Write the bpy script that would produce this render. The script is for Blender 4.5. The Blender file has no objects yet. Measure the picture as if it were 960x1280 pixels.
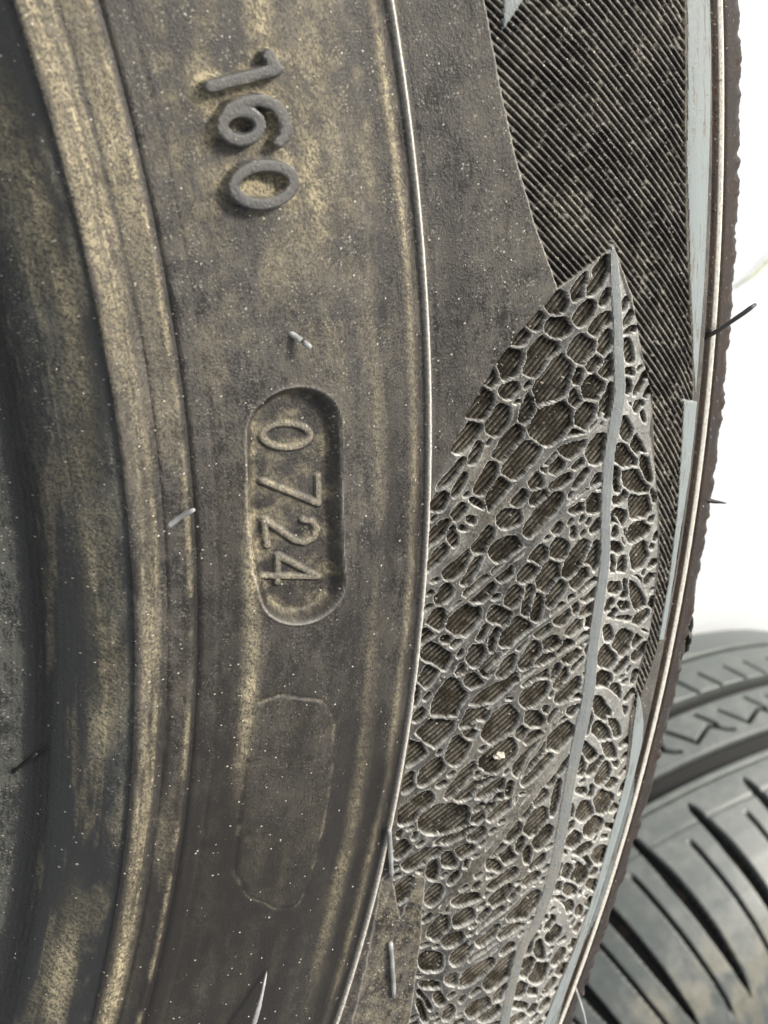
import bpy, math, random
import numpy as np
from mathutils import Matrix, Vector

random.seed(4); RNG = np.random.default_rng(11)
SC = bpy.context.scene
COL = SC.collection

# ------------------------------------------------------------------ frames
# first tyre's own frame: origin on its axle line, z out of the near sidewall.
UP = Vector((-.06379988, -.36144173, .93020936)).normalized()      # world up, in that frame
CAM_R = Matrix(((.87027249, .36297920, -.33297431), (-.19756492, .87645896, .43907607), (.45121380, -.31633178, .83447008)))
CAM_C = Vector((.20695002, 0, .11173207))
FOCAL_PX = 1382.63
fwd = -CAM_R.col[2]
Yw = (fwd - fwd.dot(UP) * UP).normalized(); Xw = Yw.cross(UP)
GROUND_H = -.30397695
W3 = Matrix((Xw, Yw, UP))                                          # tyre frame -> world
TYRE_M = Matrix.Translation((0, 0, -GROUND_H)) @ W3.to_4x4()

# ------------------------------------------------------------------ camera
cam = bpy.data.cameras.new('camera'); cam_o = bpy.data.objects.new('camera', cam); COL.objects.link(cam_o)
cam_o.matrix_world = TYRE_M @ (Matrix.Translation(CAM_C) @ CAM_R.to_4x4())
cam.sensor_fit = 'VERTICAL'; cam.sensor_height = 36; cam.lens = FOCAL_PX / 1280 * 36
cam.clip_start = .005; cam.clip_end = 200
cam.dof.use_dof = True; cam.dof.focus_distance = .146; cam.dof.aperture_fstop = 44
SC.camera = cam_o

# ------------------------------------------------------------------ light
L = (TYRE_M.to_3x3() @ (CAM_R @ Vector((.80, .36, .50)))).normalized()   # towards the sun
elev = math.asin(L.z); azim = math.atan2(L.x, L.y)
world = bpy.data.worlds.new('World'); SC.world = world; world.use_nodes = True
nt = world.node_tree; nt.nodes.clear()
sky = nt.nodes.new('ShaderNodeTexSky'); sky.sky_type = 'NISHITA'; sky.sun_disc = False
sky.sun_elevation = elev; sky.sun_rotation = azim; sky.dust_density = 2.5; sky.air_density = 1.0
hs = nt.nodes.new('ShaderNodeHueSaturation'); hs.inputs['Saturation'].default_value = .15   # thin overcast
bg = nt.nodes.new('ShaderNodeBackground'); bg.inputs['Strength'].default_value = .065
wo = nt.nodes.new('ShaderNodeOutputWorld')
nt.links.new(sky.outputs[0], hs.inputs['Color']); nt.links.new(hs.outputs[0], bg.inputs[0]); nt.links.new(bg.outputs[0], wo.inputs[0])
sun = bpy.data.lights.new('sun', 'SUN'); sun.energy = 1.5; sun.angle = math.radians(11); sun.color = (1, .915, .79)
sun_o = bpy.data.objects.new('sun', sun); COL.objects.link(sun_o)
sun_o.rotation_euler = L.to_track_quat('Z', 'Y').to_euler(); sun_o.location = (0, 0, 3)
SC.view_settings.view_transform = 'Standard'; SC.view_settings.look = 'None'
SC.view_settings.gamma = 1; SC.view_settings.use_curve_mapping = False
SC.view_settings.exposure = 1.64
SC.render.engine = 'CYCLES'
SC.cycles.max_bounces = 5; SC.cycles.diffuse_bounces = 3; SC.cycles.glossy_bounces = 3

# ------------------------------------------------------------------ measured outlines (mm along the rim at 290 mm radius, radius mm)
CELLS = [[-42.4,290.31,1.36,1.2,-0.58,0.76],[-41.29,292.78,2.06,1.4,-0.57,0.96],[-44.23,293.91,1.04,0.61,-0.3,0.57],[-43.94,286.99,1.17,0.79,-0.78,1.17],[-45.9,290.8,1.25,1.22,-0.69,0.84],[-47.59,293.23,1.07,1.46,-0.61,0.63],[-45.97,283.95,0.95,0.77,-0.65,0.81],[-47.21,287.0,0.34,1.6,-1.36,0.52],[-50.14,294.06,1.52,0.64,-0.42,0.97],[-47.94,281.66,0.97,0.75,-0.65,0.79],[-50.86,284.41,2.03,1.59,-1.1,1.4],[-50.63,290.42,1.44,1.19,-0.96,1.29],[-52.84,292.54,0.72,0.93,-0.71,0.73],[-53.56,294.72,1.37,0.97,-0.63,1.04],[-54.61,286.43,3.02,1.48,-1.06,1.92],[-54.16,290.05,1.12,0.3,-0.25,0.7],[-56.09,292.44,1.19,1.22,-1.0,1.19],[-57.1,289.81,1.07,0.16,-0.23,0.84],[-58.39,294.87,2.17,0.85,-0.49,1.14],[-59.84,291.41,1.44,0.9,-0.83,1.33],[-61.3,293.26,0.57,1.11,-0.41,0.32],[-57.89,282.97,1.91,0.47,-0.32,0.88],[-60.18,286.4,2.12,1.95,-1.74,1.97],[-45.5,297.0,0.81,0.62,-0.27,0.46],[-47.37,297.71,0.98,0.75,-0.27,0.46],[-49.09,297.92,0.33,1.01,-0.41,0.28],[-51.74,297.92,1.64,-0.43,0.0,0.78],[-54.71,298.36,-0.11,0.81,-0.55,0.04],[-56.65,298.22,1.12,-0.31,0.0,0.66],[-56.58,300.12,1.29,0.93,-0.29,0.5],[-62.53,298.29,1.7,-0.86,0.19,1.14],[-64.99,300.75,1.68,-1.07,0.28,1.11],[-66.5,298.41,1.42,-1.84,0.84,0.89],[-68.5,302.29,2.36,-0.79,0.01,0.85],[-69.81,297.38,2.02,-0.43,-0.04,0.69],[-70.47,300.68,1.84,-1.87,0.73,1.21],[-72.37,298.24,0.53,1.08,-0.65,0.56],[-74.14,302.03,1.79,-0.25,-0.25,1.93],[-75.32,298.33,1.05,0.64,-0.68,1.19],[-59.22,298.55,-0.07,0.55,-0.34,0.03],[-59.63,299.96,0.59,0.82,-0.46,0.53],[-61.11,301.06,0.8,-0.25,0.0,0.41],[-64.87,293.79,1.64,1.04,-0.79,1.31],[-69.52,294.21,1.03,0.63,-0.51,0.86],[-71.26,292.16,0.65,0.92,-0.4,0.37],[-72.63,293.87,1.31,0.59,-0.59,1.15],[-51.51,280.47,1.53,1.38,-1.12,1.16],[-53.01,278.01,1.1,0.8,-0.66,0.79],[-54.81,280.28,0.94,0.82,-0.72,0.75],[-56.65,276.29,1.85,1.08,-0.87,1.24],[-59.08,278.93,1.78,1.0,-0.73,1.05],[-61.05,274.57,1.79,1.53,-0.75,0.77],[-63.63,275.85,1.42,0.62,-0.36,0.61],[-62.65,280.35,2.14,1.45,-0.67,0.84],[-65.13,282.23,2.0,1.8,-1.11,1.14],[-63.71,289.69,1.35,1.24,-1.01,1.18],[-65.31,286.31,0.65,0.87,-0.48,0.41],[-66.48,287.58,0.89,0.79,-0.59,0.68],[-66.85,285.57,-0.06,0.6,-0.47,0.03],[-66.69,290.76,0.61,0.93,-0.4,0.34],[-68.14,284.46,1.42,-0.33,0.08,1.04],[-69.09,288.12,0.92,1.52,-0.62,0.46],[-68.72,291.3,1.23,0.9,-0.31,0.44],[-67.44,277.54,2.11,1.21,-0.57,0.78],[-66.26,272.59,2.02,1.67,-0.43,0.44],[-68.04,273.75,1.58,0.84,-0.35,0.49],[-70.07,279.22,1.99,1.02,-0.74,1.1],[-70.78,282.31,1.19,0.61,-0.47,0.72],[-70.8,285.24,0.64,1.3,-0.76,0.48],[-73.02,291.06,0.08,1.24,-0.84,0.23],[-73.49,286.05,2.63,2.02,-0.83,1.02],[-73.68,281.13,0.51,1.57,-1.28,0.51],[-70.3,271.02,1.38,0.76,-0.58,0.82],[-72.14,273.8,1.05,0.82,-0.6,0.63],[-71.05,276.47,-0.76,1.11,-0.5,-0.26],[-73.53,275.69,-0.06,0.69,-0.61,0.03],[-75.28,270.65,1.71,1.75,-0.68,0.61],[-75.64,273.18,1.61,-0.09,-0.07,0.8],[-79.3,270.87,2.11,1.36,-0.5,0.61],[-80.3,273.92,1.88,1.29,-0.84,0.96],[-76.72,277.47,2.0,0.88,-0.65,1.05],[-74.75,274.27,-0.07,0.8,-0.49,0.03],[-81.36,276.32,2.03,1.1,-0.38,0.51],[-84.59,277.74,1.69,1.8,-1.21,1.0],[-81.98,280.62,0.98,1.07,-1.0,0.83],[-78.53,280.91,0.87,1.91,-1.61,0.81],[-79.64,285.88,1.23,0.79,-0.64,0.87],[-82.34,284.44,1.25,0.97,-0.7,0.82],[-85.0,272.43,1.3,0.94,-0.71,0.77],[-88.95,271.83,1.32,0.94,-0.82,0.88],[-88.93,275.58,2.39,1.06,-1.13,1.74],[-92.17,273.3,-0.04,0.83,-0.66,0.07],[-92.92,275.04,0.63,0.66,-0.42,0.35],[-95.01,272.3,-1.4,1.81,-1.26,-0.68],[-98.27,271.35,1.58,0.86,-0.68,0.87],[-91.79,278.69,1.51,0.48,-0.24,0.45],[-92.63,280.55,1.86,0.24,-0.19,0.59],[-95.02,278.12,1.57,0.64,-0.62,0.99],[-97.05,280.39,1.63,1.31,-0.76,0.77],[-88.93,281.08,-0.73,1.74,-1.3,-0.3],[-91.99,283.72,2.17,0.95,-0.99,1.62],[-96.61,282.98,2.31,0.48,-0.45,1.1],[-97.71,276.06,1.24,0.51,-0.36,0.56],[-99.36,277.94,0.64,1.6,-1.14,0.51],[-101.17,281.92,2.35,2.87,-1.0,0.77],[-102.34,275.09,3.21,1.27,-1.08,1.71],[-91.29,270.25,0.92,0.87,-0.72,0.68],[-85.85,282.76,1.48,0.68,-0.55,0.89],[-86.49,284.9,2.21,0.13,-0.19,0.75],[-87.75,286.54,2.08,0.18,-0.25,0.89],[-83.1,287.74,1.95,0.72,-0.68,1.32],[-85.82,289.2,1.76,0.86,-0.58,0.95],[-89.05,290.41,1.46,0.7,-0.73,1.23],[-91.26,287.89,1.11,0.83,-0.63,0.77],[-95.39,286.57,1.89,0.97,-0.62,0.95],[-96.33,289.03,0.8,1.45,-0.7,0.5],[-93.8,289.68,0.62,1.15,-0.93,0.66],[-98.97,287.77,0.64,1.96,-1.14,0.58],[-101.74,288.09,1.84,1.28,-1.0,1.27],[-94.76,292.08,1.0,0.98,-0.7,0.78],[-98.41,291.08,1.19,0.53,-0.37,0.64],[-79.04,288.91,1.21,0.62,-0.71,1.16],[-80.78,291.91,2.46,1.17,-0.7,1.24],[-80.85,294.74,1.99,0.84,-0.61,1.21],[-83.35,293.17,1.55,1.34,-0.64,0.81],[-85.89,294.92,1.23,1.39,-0.91,1.03],[-87.86,292.47,1.52,-0.5,0.05,0.78],[-88.87,294.97,0.96,1.36,-0.54,0.54],[-91.44,293.16,1.16,0.96,-0.56,0.72],[-90.95,295.61,0.7,0.62,-0.58,0.76],[-93.45,295.33,1.06,0.92,-0.58,0.76],[-96.04,293.39,0.95,1.21,-0.76,0.76],[-95.47,296.28,1.05,0.25,-0.24,0.59],[-97.45,294.64,1.17,0.97,-0.29,0.38],[-99.54,292.23,1.52,0.68,-0.46,0.79],[-101.66,294.02,1.67,1.68,-0.73,0.85],[-99.83,296.27,1.02,0.35,-0.22,0.44],[-104.65,290.46,0.67,0.28,-0.3,0.52],[-106.16,289.01,-0.08,1.47,-1.35,0.25],[-105.97,292.22,1.11,0.47,-0.46,0.81],[-107.21,292.75,0.95,1.41,-0.35,0.31],[-104.3,295.44,1.51,0.7,-0.49,0.87],[-106.83,283.54,2.42,1.54,-1.26,1.57],[-108.2,287.15,0.91,0.36,-0.44,0.76],[-109.12,289.31,0.74,1.25,-0.73,0.54],[-109.57,293.82,2.01,1.5,-0.98,1.32],[-112.13,284.1,2.36,1.84,-1.3,1.42],[-112.64,289.48,2.7,1.6,-0.9,1.25],[-114.36,291.21,2.51,1.86,-0.59,0.75],[-114.97,295.23,2.4,1.61,-0.49,0.71],[-115.4,282.54,-0.01,1.01,-0.83,0.15],[-117.63,283.86,1.07,2.02,-0.89,0.56],[-118.15,287.15,1.5,-0.06,-0.17,0.83],[-120.28,284.01,1.57,1.81,-0.7,0.59],[-121.19,286.6,1.74,1.67,-0.66,0.66],[-119.52,292.54,1.1,0.95,-0.74,0.89],[-119.8,295.71,2.97,-0.09,-0.23,0.8],[-121.21,290.69,1.77,0.62,-0.46,0.83],[-101.03,299.94,1.38,0.68,-0.82,1.49],[-102.93,302.82,1.34,-0.32,-0.14,1.13],[-105.28,300.61,2.07,-2.26,0.66,0.9],[-107.17,298.62,2.22,-0.08,-0.2,0.79],[-109.26,301.89,1.52,-1.69,0.66,0.91],[-108.58,303.93,2.03,-1.6,0.22,0.84],[-112.35,299.73,1.52,-1.68,0.6,0.79],[-112.76,304.27,1.83,-1.28,0.16,1.06],[-114.43,299.04,1.82,-0.82,0.05,1.05],[-115.15,301.87,1.2,1.23,-0.56,0.71],[-116.66,304.24,1.76,0.54,-0.59,1.25],[-119.25,300.8,-0.14,1.3,-0.71,0.2],[-119.41,302.27,1.14,0.16,-0.26,0.67],[-121.67,305.67,1.53,0.75,-1.03,1.91],[-118.82,306.53,0.79,0.8,-0.61,0.91],[-122.85,302.32,1.49,0.6,-0.79,1.49],[-106.33,305.52,0.62,0.35,-0.39,0.72],[-115.36,306.12,-0.18,0.97,-0.57,0.19],[-77.06,298.0,1.05,0.08,-0.16,0.58],[-78.37,299.9,1.17,0.08,-0.12,0.44],[-77.82,302.14,1.16,1.48,-0.99,1.19],[-79.75,298.53,-0.15,1.16,-0.86,0.13],[-81.65,303.05,1.55,0.94,-0.8,1.45],[-82.27,298.34,1.37,-0.35,-0.02,0.43],[-82.61,300.12,1.32,0.38,-0.36,0.88],[-86.08,299.54,-0.16,1.34,-0.88,0.15],[-86.41,301.21,1.4,0.21,-0.25,0.76],[-87.51,303.98,2.58,-1.34,0.09,1.36],[-85.67,305.57,0.78,0.71,-0.39,0.64],[-89.03,301.39,-0.13,1.07,-0.76,0.14],[-88.59,298.81,1.02,0.27,-0.24,0.59],[-90.17,299.53,0.91,0.49,-0.32,0.57],[-91.2,301.81,0.04,1.47,-0.52,0.21],[-91.44,305.32,1.13,1.26,-0.64,0.92],[-93.18,299.51,1.3,-0.51,0.03,0.87],[-95.03,302.28,1.65,0.87,-0.82,1.5],[-80.71,304.91,0.56,0.38,-0.34,0.63],[-89.52,307.13,0.67,0.46,-0.38,0.71],[-96.94,300.12,1.46,0.75,-0.89,1.61],[-98.7,303.08,1.06,0.96,-0.4,0.57],[-97.07,306.53,0.97,1.12,-0.67,0.99],[-94.75,305.59,0.98,1.09,-0.54,0.79],[-76.43,304.16,0.74,0.25,-0.25,0.63],[-83.3,305.92,0.56,0.39,-0.27,0.5],[-72.92,304.22,0.97,-0.36,-0.01,0.46],[-107.86,273.55,2.22,2.1,-1.51,1.31],[-110.81,271.05,1.84,1.83,-1.35,1.17],[-110.98,277.7,2.14,0.76,-0.77,1.29],[-107.3,279.19,1.88,0.68,-0.55,0.93],[-114.8,274.01,1.77,1.6,-0.98,0.87],[-116.55,270.96,1.46,0.89,-0.78,0.9],[-121.15,272.63,2.26,1.99,-1.11,1.0],[-116.25,278.96,2.79,1.57,-0.53,0.66],[-115.12,281.86,-0.0,0.88,-0.83,0.15],[-117.48,281.42,2.0,2.2,-0.68,0.56],[-123.02,277.73,0.77,3.56,-2.23,0.78],[-121.53,283.62,2.16,1.57,-0.7,0.79],[-126.26,279.63,1.76,2.85,-0.64,0.4],[-125.62,283.45,0.85,1.17,-0.74,0.55],[-129.95,275.59,1.84,2.37,-1.0,0.72],[-128.49,282.14,0.88,1.15,-0.86,0.64],[-128.5,272.0,1.23,0.83,-0.83,0.88],[-130.27,279.97,0.04,1.14,-1.43,0.31],[-105.28,279.49,2.05,1.25,-0.97,1.16],[-101.36,269.74,1.86,0.07,-0.2,0.65],[-104.87,270.83,1.0,0.66,-0.48,0.54],[-136.12,273.72,2.11,1.34,-1.03,1.13],[-132.23,277.74,1.73,-0.25,-0.06,0.9],[-136.72,279.0,1.71,0.63,-0.63,0.99],[-137.42,284.4,0.61,1.93,-0.85,0.43],[-139.26,281.29,0.03,0.77,-0.73,0.18],[-142.66,281.23,1.86,0.87,-0.8,1.11],[-140.65,284.85,1.03,1.38,-1.02,0.82],[-139.94,288.26,1.33,0.71,-0.38,0.54],[-144.78,284.19,0.73,1.6,-1.11,0.68],[-149.07,281.61,0.1,1.84,-1.78,0.49],[-147.31,286.31,1.83,0.91,-0.76,1.08],[-143.63,289.89,2.01,1.06,-0.78,1.11],[-147.32,290.29,1.3,1.86,-0.65,0.56],[-153.23,282.65,0.08,1.6,-0.75,0.22],[-152.24,286.24,0.01,1.27,-1.05,0.32],[-150.89,290.11,2.03,2.21,-0.99,0.98],[-155.88,284.97,1.27,-0.83,0.32,0.69],[-156.12,282.56,1.66,-1.59,0.37,0.33],[-158.58,287.55,1.32,0.28,-0.44,0.89],[-158.25,282.79,2.0,-1.11,0.23,0.59],[-157.55,292.8,1.14,1.72,-1.09,1.0],[-155.84,289.1,0.69,0.33,-0.29,0.43],[-125.47,288.94,1.32,1.26,-1.0,1.04],[-128.25,287.15,0.82,1.22,-0.88,0.69],[-123.85,293.04,2.09,1.04,-0.81,1.28],[-126.69,295.15,1.75,0.91,-0.67,1.06],[-129.73,289.44,1.07,1.01,-0.9,0.95],[-127.81,291.2,1.32,0.44,-0.39,0.71],[-129.62,293.12,1.54,-0.14,-0.18,0.77],[-131.23,295.39,1.43,0.96,-0.42,0.6],[-133.74,289.79,1.59,1.88,-0.72,0.68],[-134.04,295.01,1.22,1.05,-0.69,0.86],[-136.92,290.1,1.81,1.3,-0.74,0.91],[-138.64,295.04,2.52,1.59,-1.27,1.83],[-136.45,292.71,0.98,0.76,-0.44,0.55],[-131.26,287.76,-0.03,1.38,-1.15,0.29],[-141.57,290.0,2.44,1.31,-0.68,0.96],[-143.06,293.99,1.3,1.71,-0.9,0.91],[-133.62,299.42,1.89,0.4,-0.39,0.85],[-125.44,299.28,1.39,0.53,-0.61,1.13],[-127.76,301.41,1.19,0.64,-0.78,1.29],[-129.98,303.76,1.07,1.46,-0.77,0.91],[-133.3,301.9,1.13,0.24,-0.47,1.04],[-133.72,305.08,1.95,0.81,-0.94,1.75],[-135.9,300.81,-0.12,1.17,-0.89,0.3],[-136.79,303.75,-0.2,1.44,-1.2,0.43],[-129.82,299.66,-0.1,0.98,-0.58,0.18],[-138.63,307.6,-0.25,1.1,-0.63,0.26],[-138.24,301.28,-0.21,2.03,-0.6,0.2],[-139.84,304.0,-0.24,1.66,-1.22,0.46],[-141.36,307.6,0.94,0.06,-0.4,0.92],[-122.64,299.1,1.51,-0.13,-0.21,0.83],[-141.56,299.82,-0.13,1.34,-0.6,0.21],[-142.61,301.66,1.36,0.08,-0.34,0.89],[-143.27,299.45,-0.06,0.67,-0.6,0.21],[-144.8,303.13,1.46,0.46,-0.66,1.28],[-146.27,298.73,1.96,0.32,-0.47,1.05],[-147.68,301.21,2.14,-1.2,0.06,0.95],[-150.48,299.62,1.59,0.24,-0.55,1.25],[-151.81,302.79,1.75,0.49,-0.75,1.48],[-149.4,306.28,1.3,0.74,-0.63,1.06],[-154.66,299.9,1.08,0.64,-0.78,1.19],[-155.39,302.86,-0.11,1.07,-0.78,0.31],[-152.1,307.9,0.95,0.59,-0.57,0.95],[-154.75,306.4,1.32,0.72,-0.52,0.87],[-146.78,294.61,1.08,0.64,-0.54,0.78],[-150.92,294.63,2.84,1.62,-0.97,1.42],[-157.76,301.13,-0.43,1.82,-0.75,0.16],[-158.76,295.29,1.26,1.24,-0.89,1.06],[-160.48,301.23,0.77,1.43,-0.72,0.72],[-158.41,306.77,0.99,0.78,-0.57,0.87],[-155.22,296.04,1.53,0.87,-0.55,0.82],[-126.01,305.18,1.45,0.66,-0.92,1.71],[-131.62,308.66,1.26,0.74,-1.01,1.8],[-126.71,309.12,-0.4,1.32,-0.64,0.29],[-128.35,308.52,-0.26,0.96,-0.47,0.2],[-127.39,306.6,1.01,0.7,-0.24,0.4],[-137.04,309.2,0.72,0.45,-0.96,1.69],[-138.38,307.11,-0.22,1.06,-0.78,0.32],[-140.49,310.05,0.7,0.5,-0.74,1.28],[-123.43,308.81,0.61,0.4,-0.55,1.0],[-144.68,308.71,0.66,0.34,-0.46,0.81],[-147.57,308.62,0.78,0.37,-0.45,0.8],[-134.48,308.23,0.66,0.33,-0.52,0.95],[-158.83,304.14,0.65,0.81,-0.7,0.89],[-155.38,297.88,-0.09,1.01,-0.77,0.3]]
OUTLINE = [[-37.98, 295.1], [-39.63, 291.83], [-42.3, 287.23], [-43.19, 286.1], [-46.71, 282.2], [-50.68, 278.97], [-54.84, 276.28], [-58.57, 274.11], [-64.18, 271.98], [-66.96, 270.35], [-69.47, 269.35], [-79.11, 269.42], [-91.99, 269.57], [-102.72, 269.79], [-113.82, 270.13], [-120.91, 270.18], [-126.72, 270.76], [-132.3, 271.25], [-138.5, 273.49], [-141.35, 278.05], [-145.78, 278.9], [-153.26, 279.99], [-162.32, 281.6], [-179.29, 284.64], [-182.44, 312.35], [-170.75, 310.46], [-157.92, 308.55], [-149.96, 309.2], [-143.12, 310.53], [-135.42, 311.1], [-128.28, 310.89], [-122.94, 311.54], [-115.29, 308.99], [-109.58, 307.4], [-105.57, 307.1], [-101.66, 307.06], [-99.09, 307.07], [-94.17, 307.93], [-87.84, 307.45], [-81.63, 306.78], [-75.48, 305.61], [-68.25, 303.86], [-63.52, 302.43], [-60.19, 302.51], [-56.8, 301.79], [-52.22, 299.82], [-47.86, 298.92], [-45.05, 297.5], [-41.26, 296.14]]
MIDRIB = [[-37.78, 295.1, 0.88], [-41.13, 295.24, 1.52], [-47.43, 295.89, 1.69], [-52.8, 296.25, 1.86], [-56.99, 296.71, 2.02], [-61.36, 296.29, 2.18], [-66.25, 295.64, 1.92], [-74.19, 295.95, 1.83], [-81.47, 296.79, 1.87], [-88.85, 296.82, 2.06], [-95.16, 296.95, 2.09], [-102.98, 297.67, 2.44], [-110.9, 297.54, 2.48], [-117.69, 297.74, 2.21], [-126.06, 298.52, 2.26], [-133.16, 299.12, 2.3], [-138.88, 299.07, 2.32], [-143.19, 298.61, 2.0], [-146.01, 297.51, 1.99], [-150.43, 297.49, 2.0], [-156.46, 298.29, 2.03], [-164.13, 299.73, 2.08], [-179.74, 302.3, 1.81]]
SIDE_VEINS = [[[-60.21, 294.34, 0.69], [-62.72, 291.96, 0.92], [-63.5, 287.75, 1.15], [-67.56, 283.27, 1.38], [-73.71, 277.96, 1.38], [-78.33, 274.25, 1.38], [-81.95, 269.85, 1.15]], [[-84.51, 296.69, 0.92], [-87.88, 291.42, 1.04], [-92.48, 285.28, 1.04], [-97.83, 280.25, 0.92]], [[-69.3, 296.09, 0.81], [-73.39, 288.72, 0.92], [-78.02, 284.14, 1.04], [-82.66, 279.3, 1.04], [-88.15, 273.51, 0.92]], [[-92.84, 296.67, 0.81], [-96.11, 291.36, 0.92], [-99.39, 286.03, 0.92], [-103.96, 281.35, 0.81]], [[-103.25, 297.73, 0.92], [-104.49, 293.46, 1.04], [-108.32, 291.59, 1.04], [-115.58, 288.34, 0.92], [-121.81, 288.36, 0.69]], [[-112.36, 296.09, 1.04], [-116.92, 292.77, 1.5], [-121.86, 289.73, 1.61], [-130.21, 285.45, 1.61], [-136.02, 281.8, 1.61], [-139.43, 280.81, 1.38]], [[-136.37, 299.84, 0.92], [-135.96, 295.6, 1.04], [-140.05, 292.3, 1.15], [-142.88, 288.96, 1.04], [-145.52, 287.33, 0.92]], [[-142.99, 296.47, 0.81], [-145.62, 292.7, 0.92], [-149.24, 288.73, 0.92]], [[-57.24, 296.92, 1.15], [-60.85, 299.1, 1.38], [-63.98, 301.63, 1.5], [-66.77, 303.08, 0.92]], [[-83.72, 297.28, 1.04], [-84.67, 301.94, 0.92], [-86.74, 304.63, 0.81], [-89.13, 306.33, 0.69]], [[-84.54, 301.92, 0.69], [-80.77, 300.85, 0.69], [-77.2, 299.16, 0.58], [-75.02, 297.87, 0.46]], [[-90.96, 297.77, 0.92], [-92.27, 303.39, 1.04], [-94.22, 306.15, 1.04], [-94.36, 307.62, 0.92]], [[-102.5, 298.01, 1.38], [-102.71, 300.92, 1.5], [-105.01, 303.81, 1.5], [-108.8, 306.06, 1.27]], [[-130.24, 298.21, 0.58], [-130.83, 302.55, 0.81], [-132.52, 305.55, 0.69]], [[-138.63, 299.47, 0.92], [-139.17, 301.93, 1.15], [-142.42, 304.83, 1.15], [-147.06, 307.76, 0.92]]]
PANEL = [[-1.6, 280.36], [-6.69, 280.08], [-16.67, 280.8], [-25.34, 282.02], [-33.48, 283.94], [-42.25, 286.89], [-40.85, 289.51], [-37.98, 295.1], [-44.63, 298.14], [-51.14, 299.75], [-59.08, 302.41], [-68.25, 303.86], [-75.54, 305.95], [-82.95, 307.41], [-90.44, 308.08], [-97.96, 307.85], [-101.66, 307.06], [-106.96, 307.51], [-105.86, 308.51], [-101.11, 310.19], [-95.24, 311.96], [-88.02, 312.97], [-79.41, 312.69], [-70.93, 311.81], [-61.7, 311.18], [-58.35, 311.01], [-47.21, 308.64], [-36.85, 307.19], [-24.41, 306.94], [-11.18, 307.57], [-6.19, 308.0]]
BANDS = [[[-6.21, 308.15], [-6.91, 314.86], [-20.71, 313.2], [-34.76, 312.41], [-44.79, 312.31], [-53.14, 312.02], [-60.12, 312.06], [-54.97, 310.43], [-44.07, 308.38], [-29.12, 307.21]], [[-60.06, 308.68], [-61.29, 312.81], [-70.03, 312.85], [-79.33, 312.4], [-89.13, 312.56], [-96.78, 312.85], [-96.25, 311.08], [-87.45, 310.97], [-77.62, 310.42], [-69.23, 309.52]], [[-103.34, 307.72], [-110.19, 311.96], [-117.14, 314.43], [-124.48, 315.63], [-131.77, 315.55], [-143.68, 315.78], [-154.66, 314.48], [-163.81, 315.31], [-173.69, 316.94], [-170.12, 308.81], [-156.54, 308.91], [-148.07, 310.08], [-138.06, 310.48], [-129.44, 310.21], [-122.51, 310.28], [-117.01, 310.2], [-109.85, 308.65]]]
CHIP = [[-4.61, 282.76], [-10.36, 281.9], [-6.98, 285.4], [-5.32, 286.63]]
PLATE = [[-134.01, 270.04], [-132.58, 271.05], [-141.46, 274.57], [-132.87, 275.45], [-133.72, 276.79], [-141.35, 278.05], [-145.78, 278.9], [-153.26, 279.99], [-162.32, 281.6], [-173.1, 283.09], [-180.48, 272.57], [-161.45, 271.96]]
NUMERALS = {'one': [[[-9.56, 245.49], [-9.24, 252.94]], [[-9.24, 252.94], [-7.56, 252.37]]], 'six': [[[-15.15, 249.86], [-15.56, 249.71], [-15.92, 249.44], [-16.2, 249.05], [-16.37, 248.58], [-16.43, 248.07], [-16.38, 247.53], [-16.21, 247.03], [-15.94, 246.58], [-15.58, 246.21], [-15.17, 245.96], [-14.72, 245.84], [-14.28, 245.86], [-13.87, 246.01], [-13.51, 246.29], [-13.24, 246.67], [-13.07, 247.13], [-13.01, 247.64], [-13.07, 248.16], [-13.24, 248.67], [-13.51, 249.12], [-13.86, 249.49], [-14.27, 249.75], [-14.71, 249.87], [-15.15, 249.86]], [[-13.82, 245.95], [-12.53, 247.01], [-12.04, 248.64], [-12.24, 250.42], [-13.12, 251.91], [-14.69, 252.64], [-16.03, 252.68], [-17.1, 252.3], [-17.45, 251.68]]], 'zero': [[[-22.57, 252.54], [-23.01, 252.4], [-23.42, 252.14], [-23.77, 251.76], [-24.07, 251.27], [-24.29, 250.71], [-24.42, 250.08], [-24.47, 249.42], [-24.43, 248.75], [-24.29, 248.1], [-24.08, 247.49], [-23.78, 246.94], [-23.42, 246.48], [-23.01, 246.13], [-22.57, 245.89], [-22.11, 245.77], [-21.65, 245.78], [-21.21, 245.92], [-20.8, 246.18], [-20.45, 246.56], [-20.16, 247.03], [-19.94, 247.58], [-19.81, 248.19], [-19.77, 248.84], [-19.82, 249.5], [-19.95, 250.15], [-20.17, 250.76], [-20.46, 251.31], [-20.81, 251.79], [-21.21, 252.16], [-21.65, 252.41], [-22.11, 252.54], [-22.57, 252.54]]]}
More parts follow.
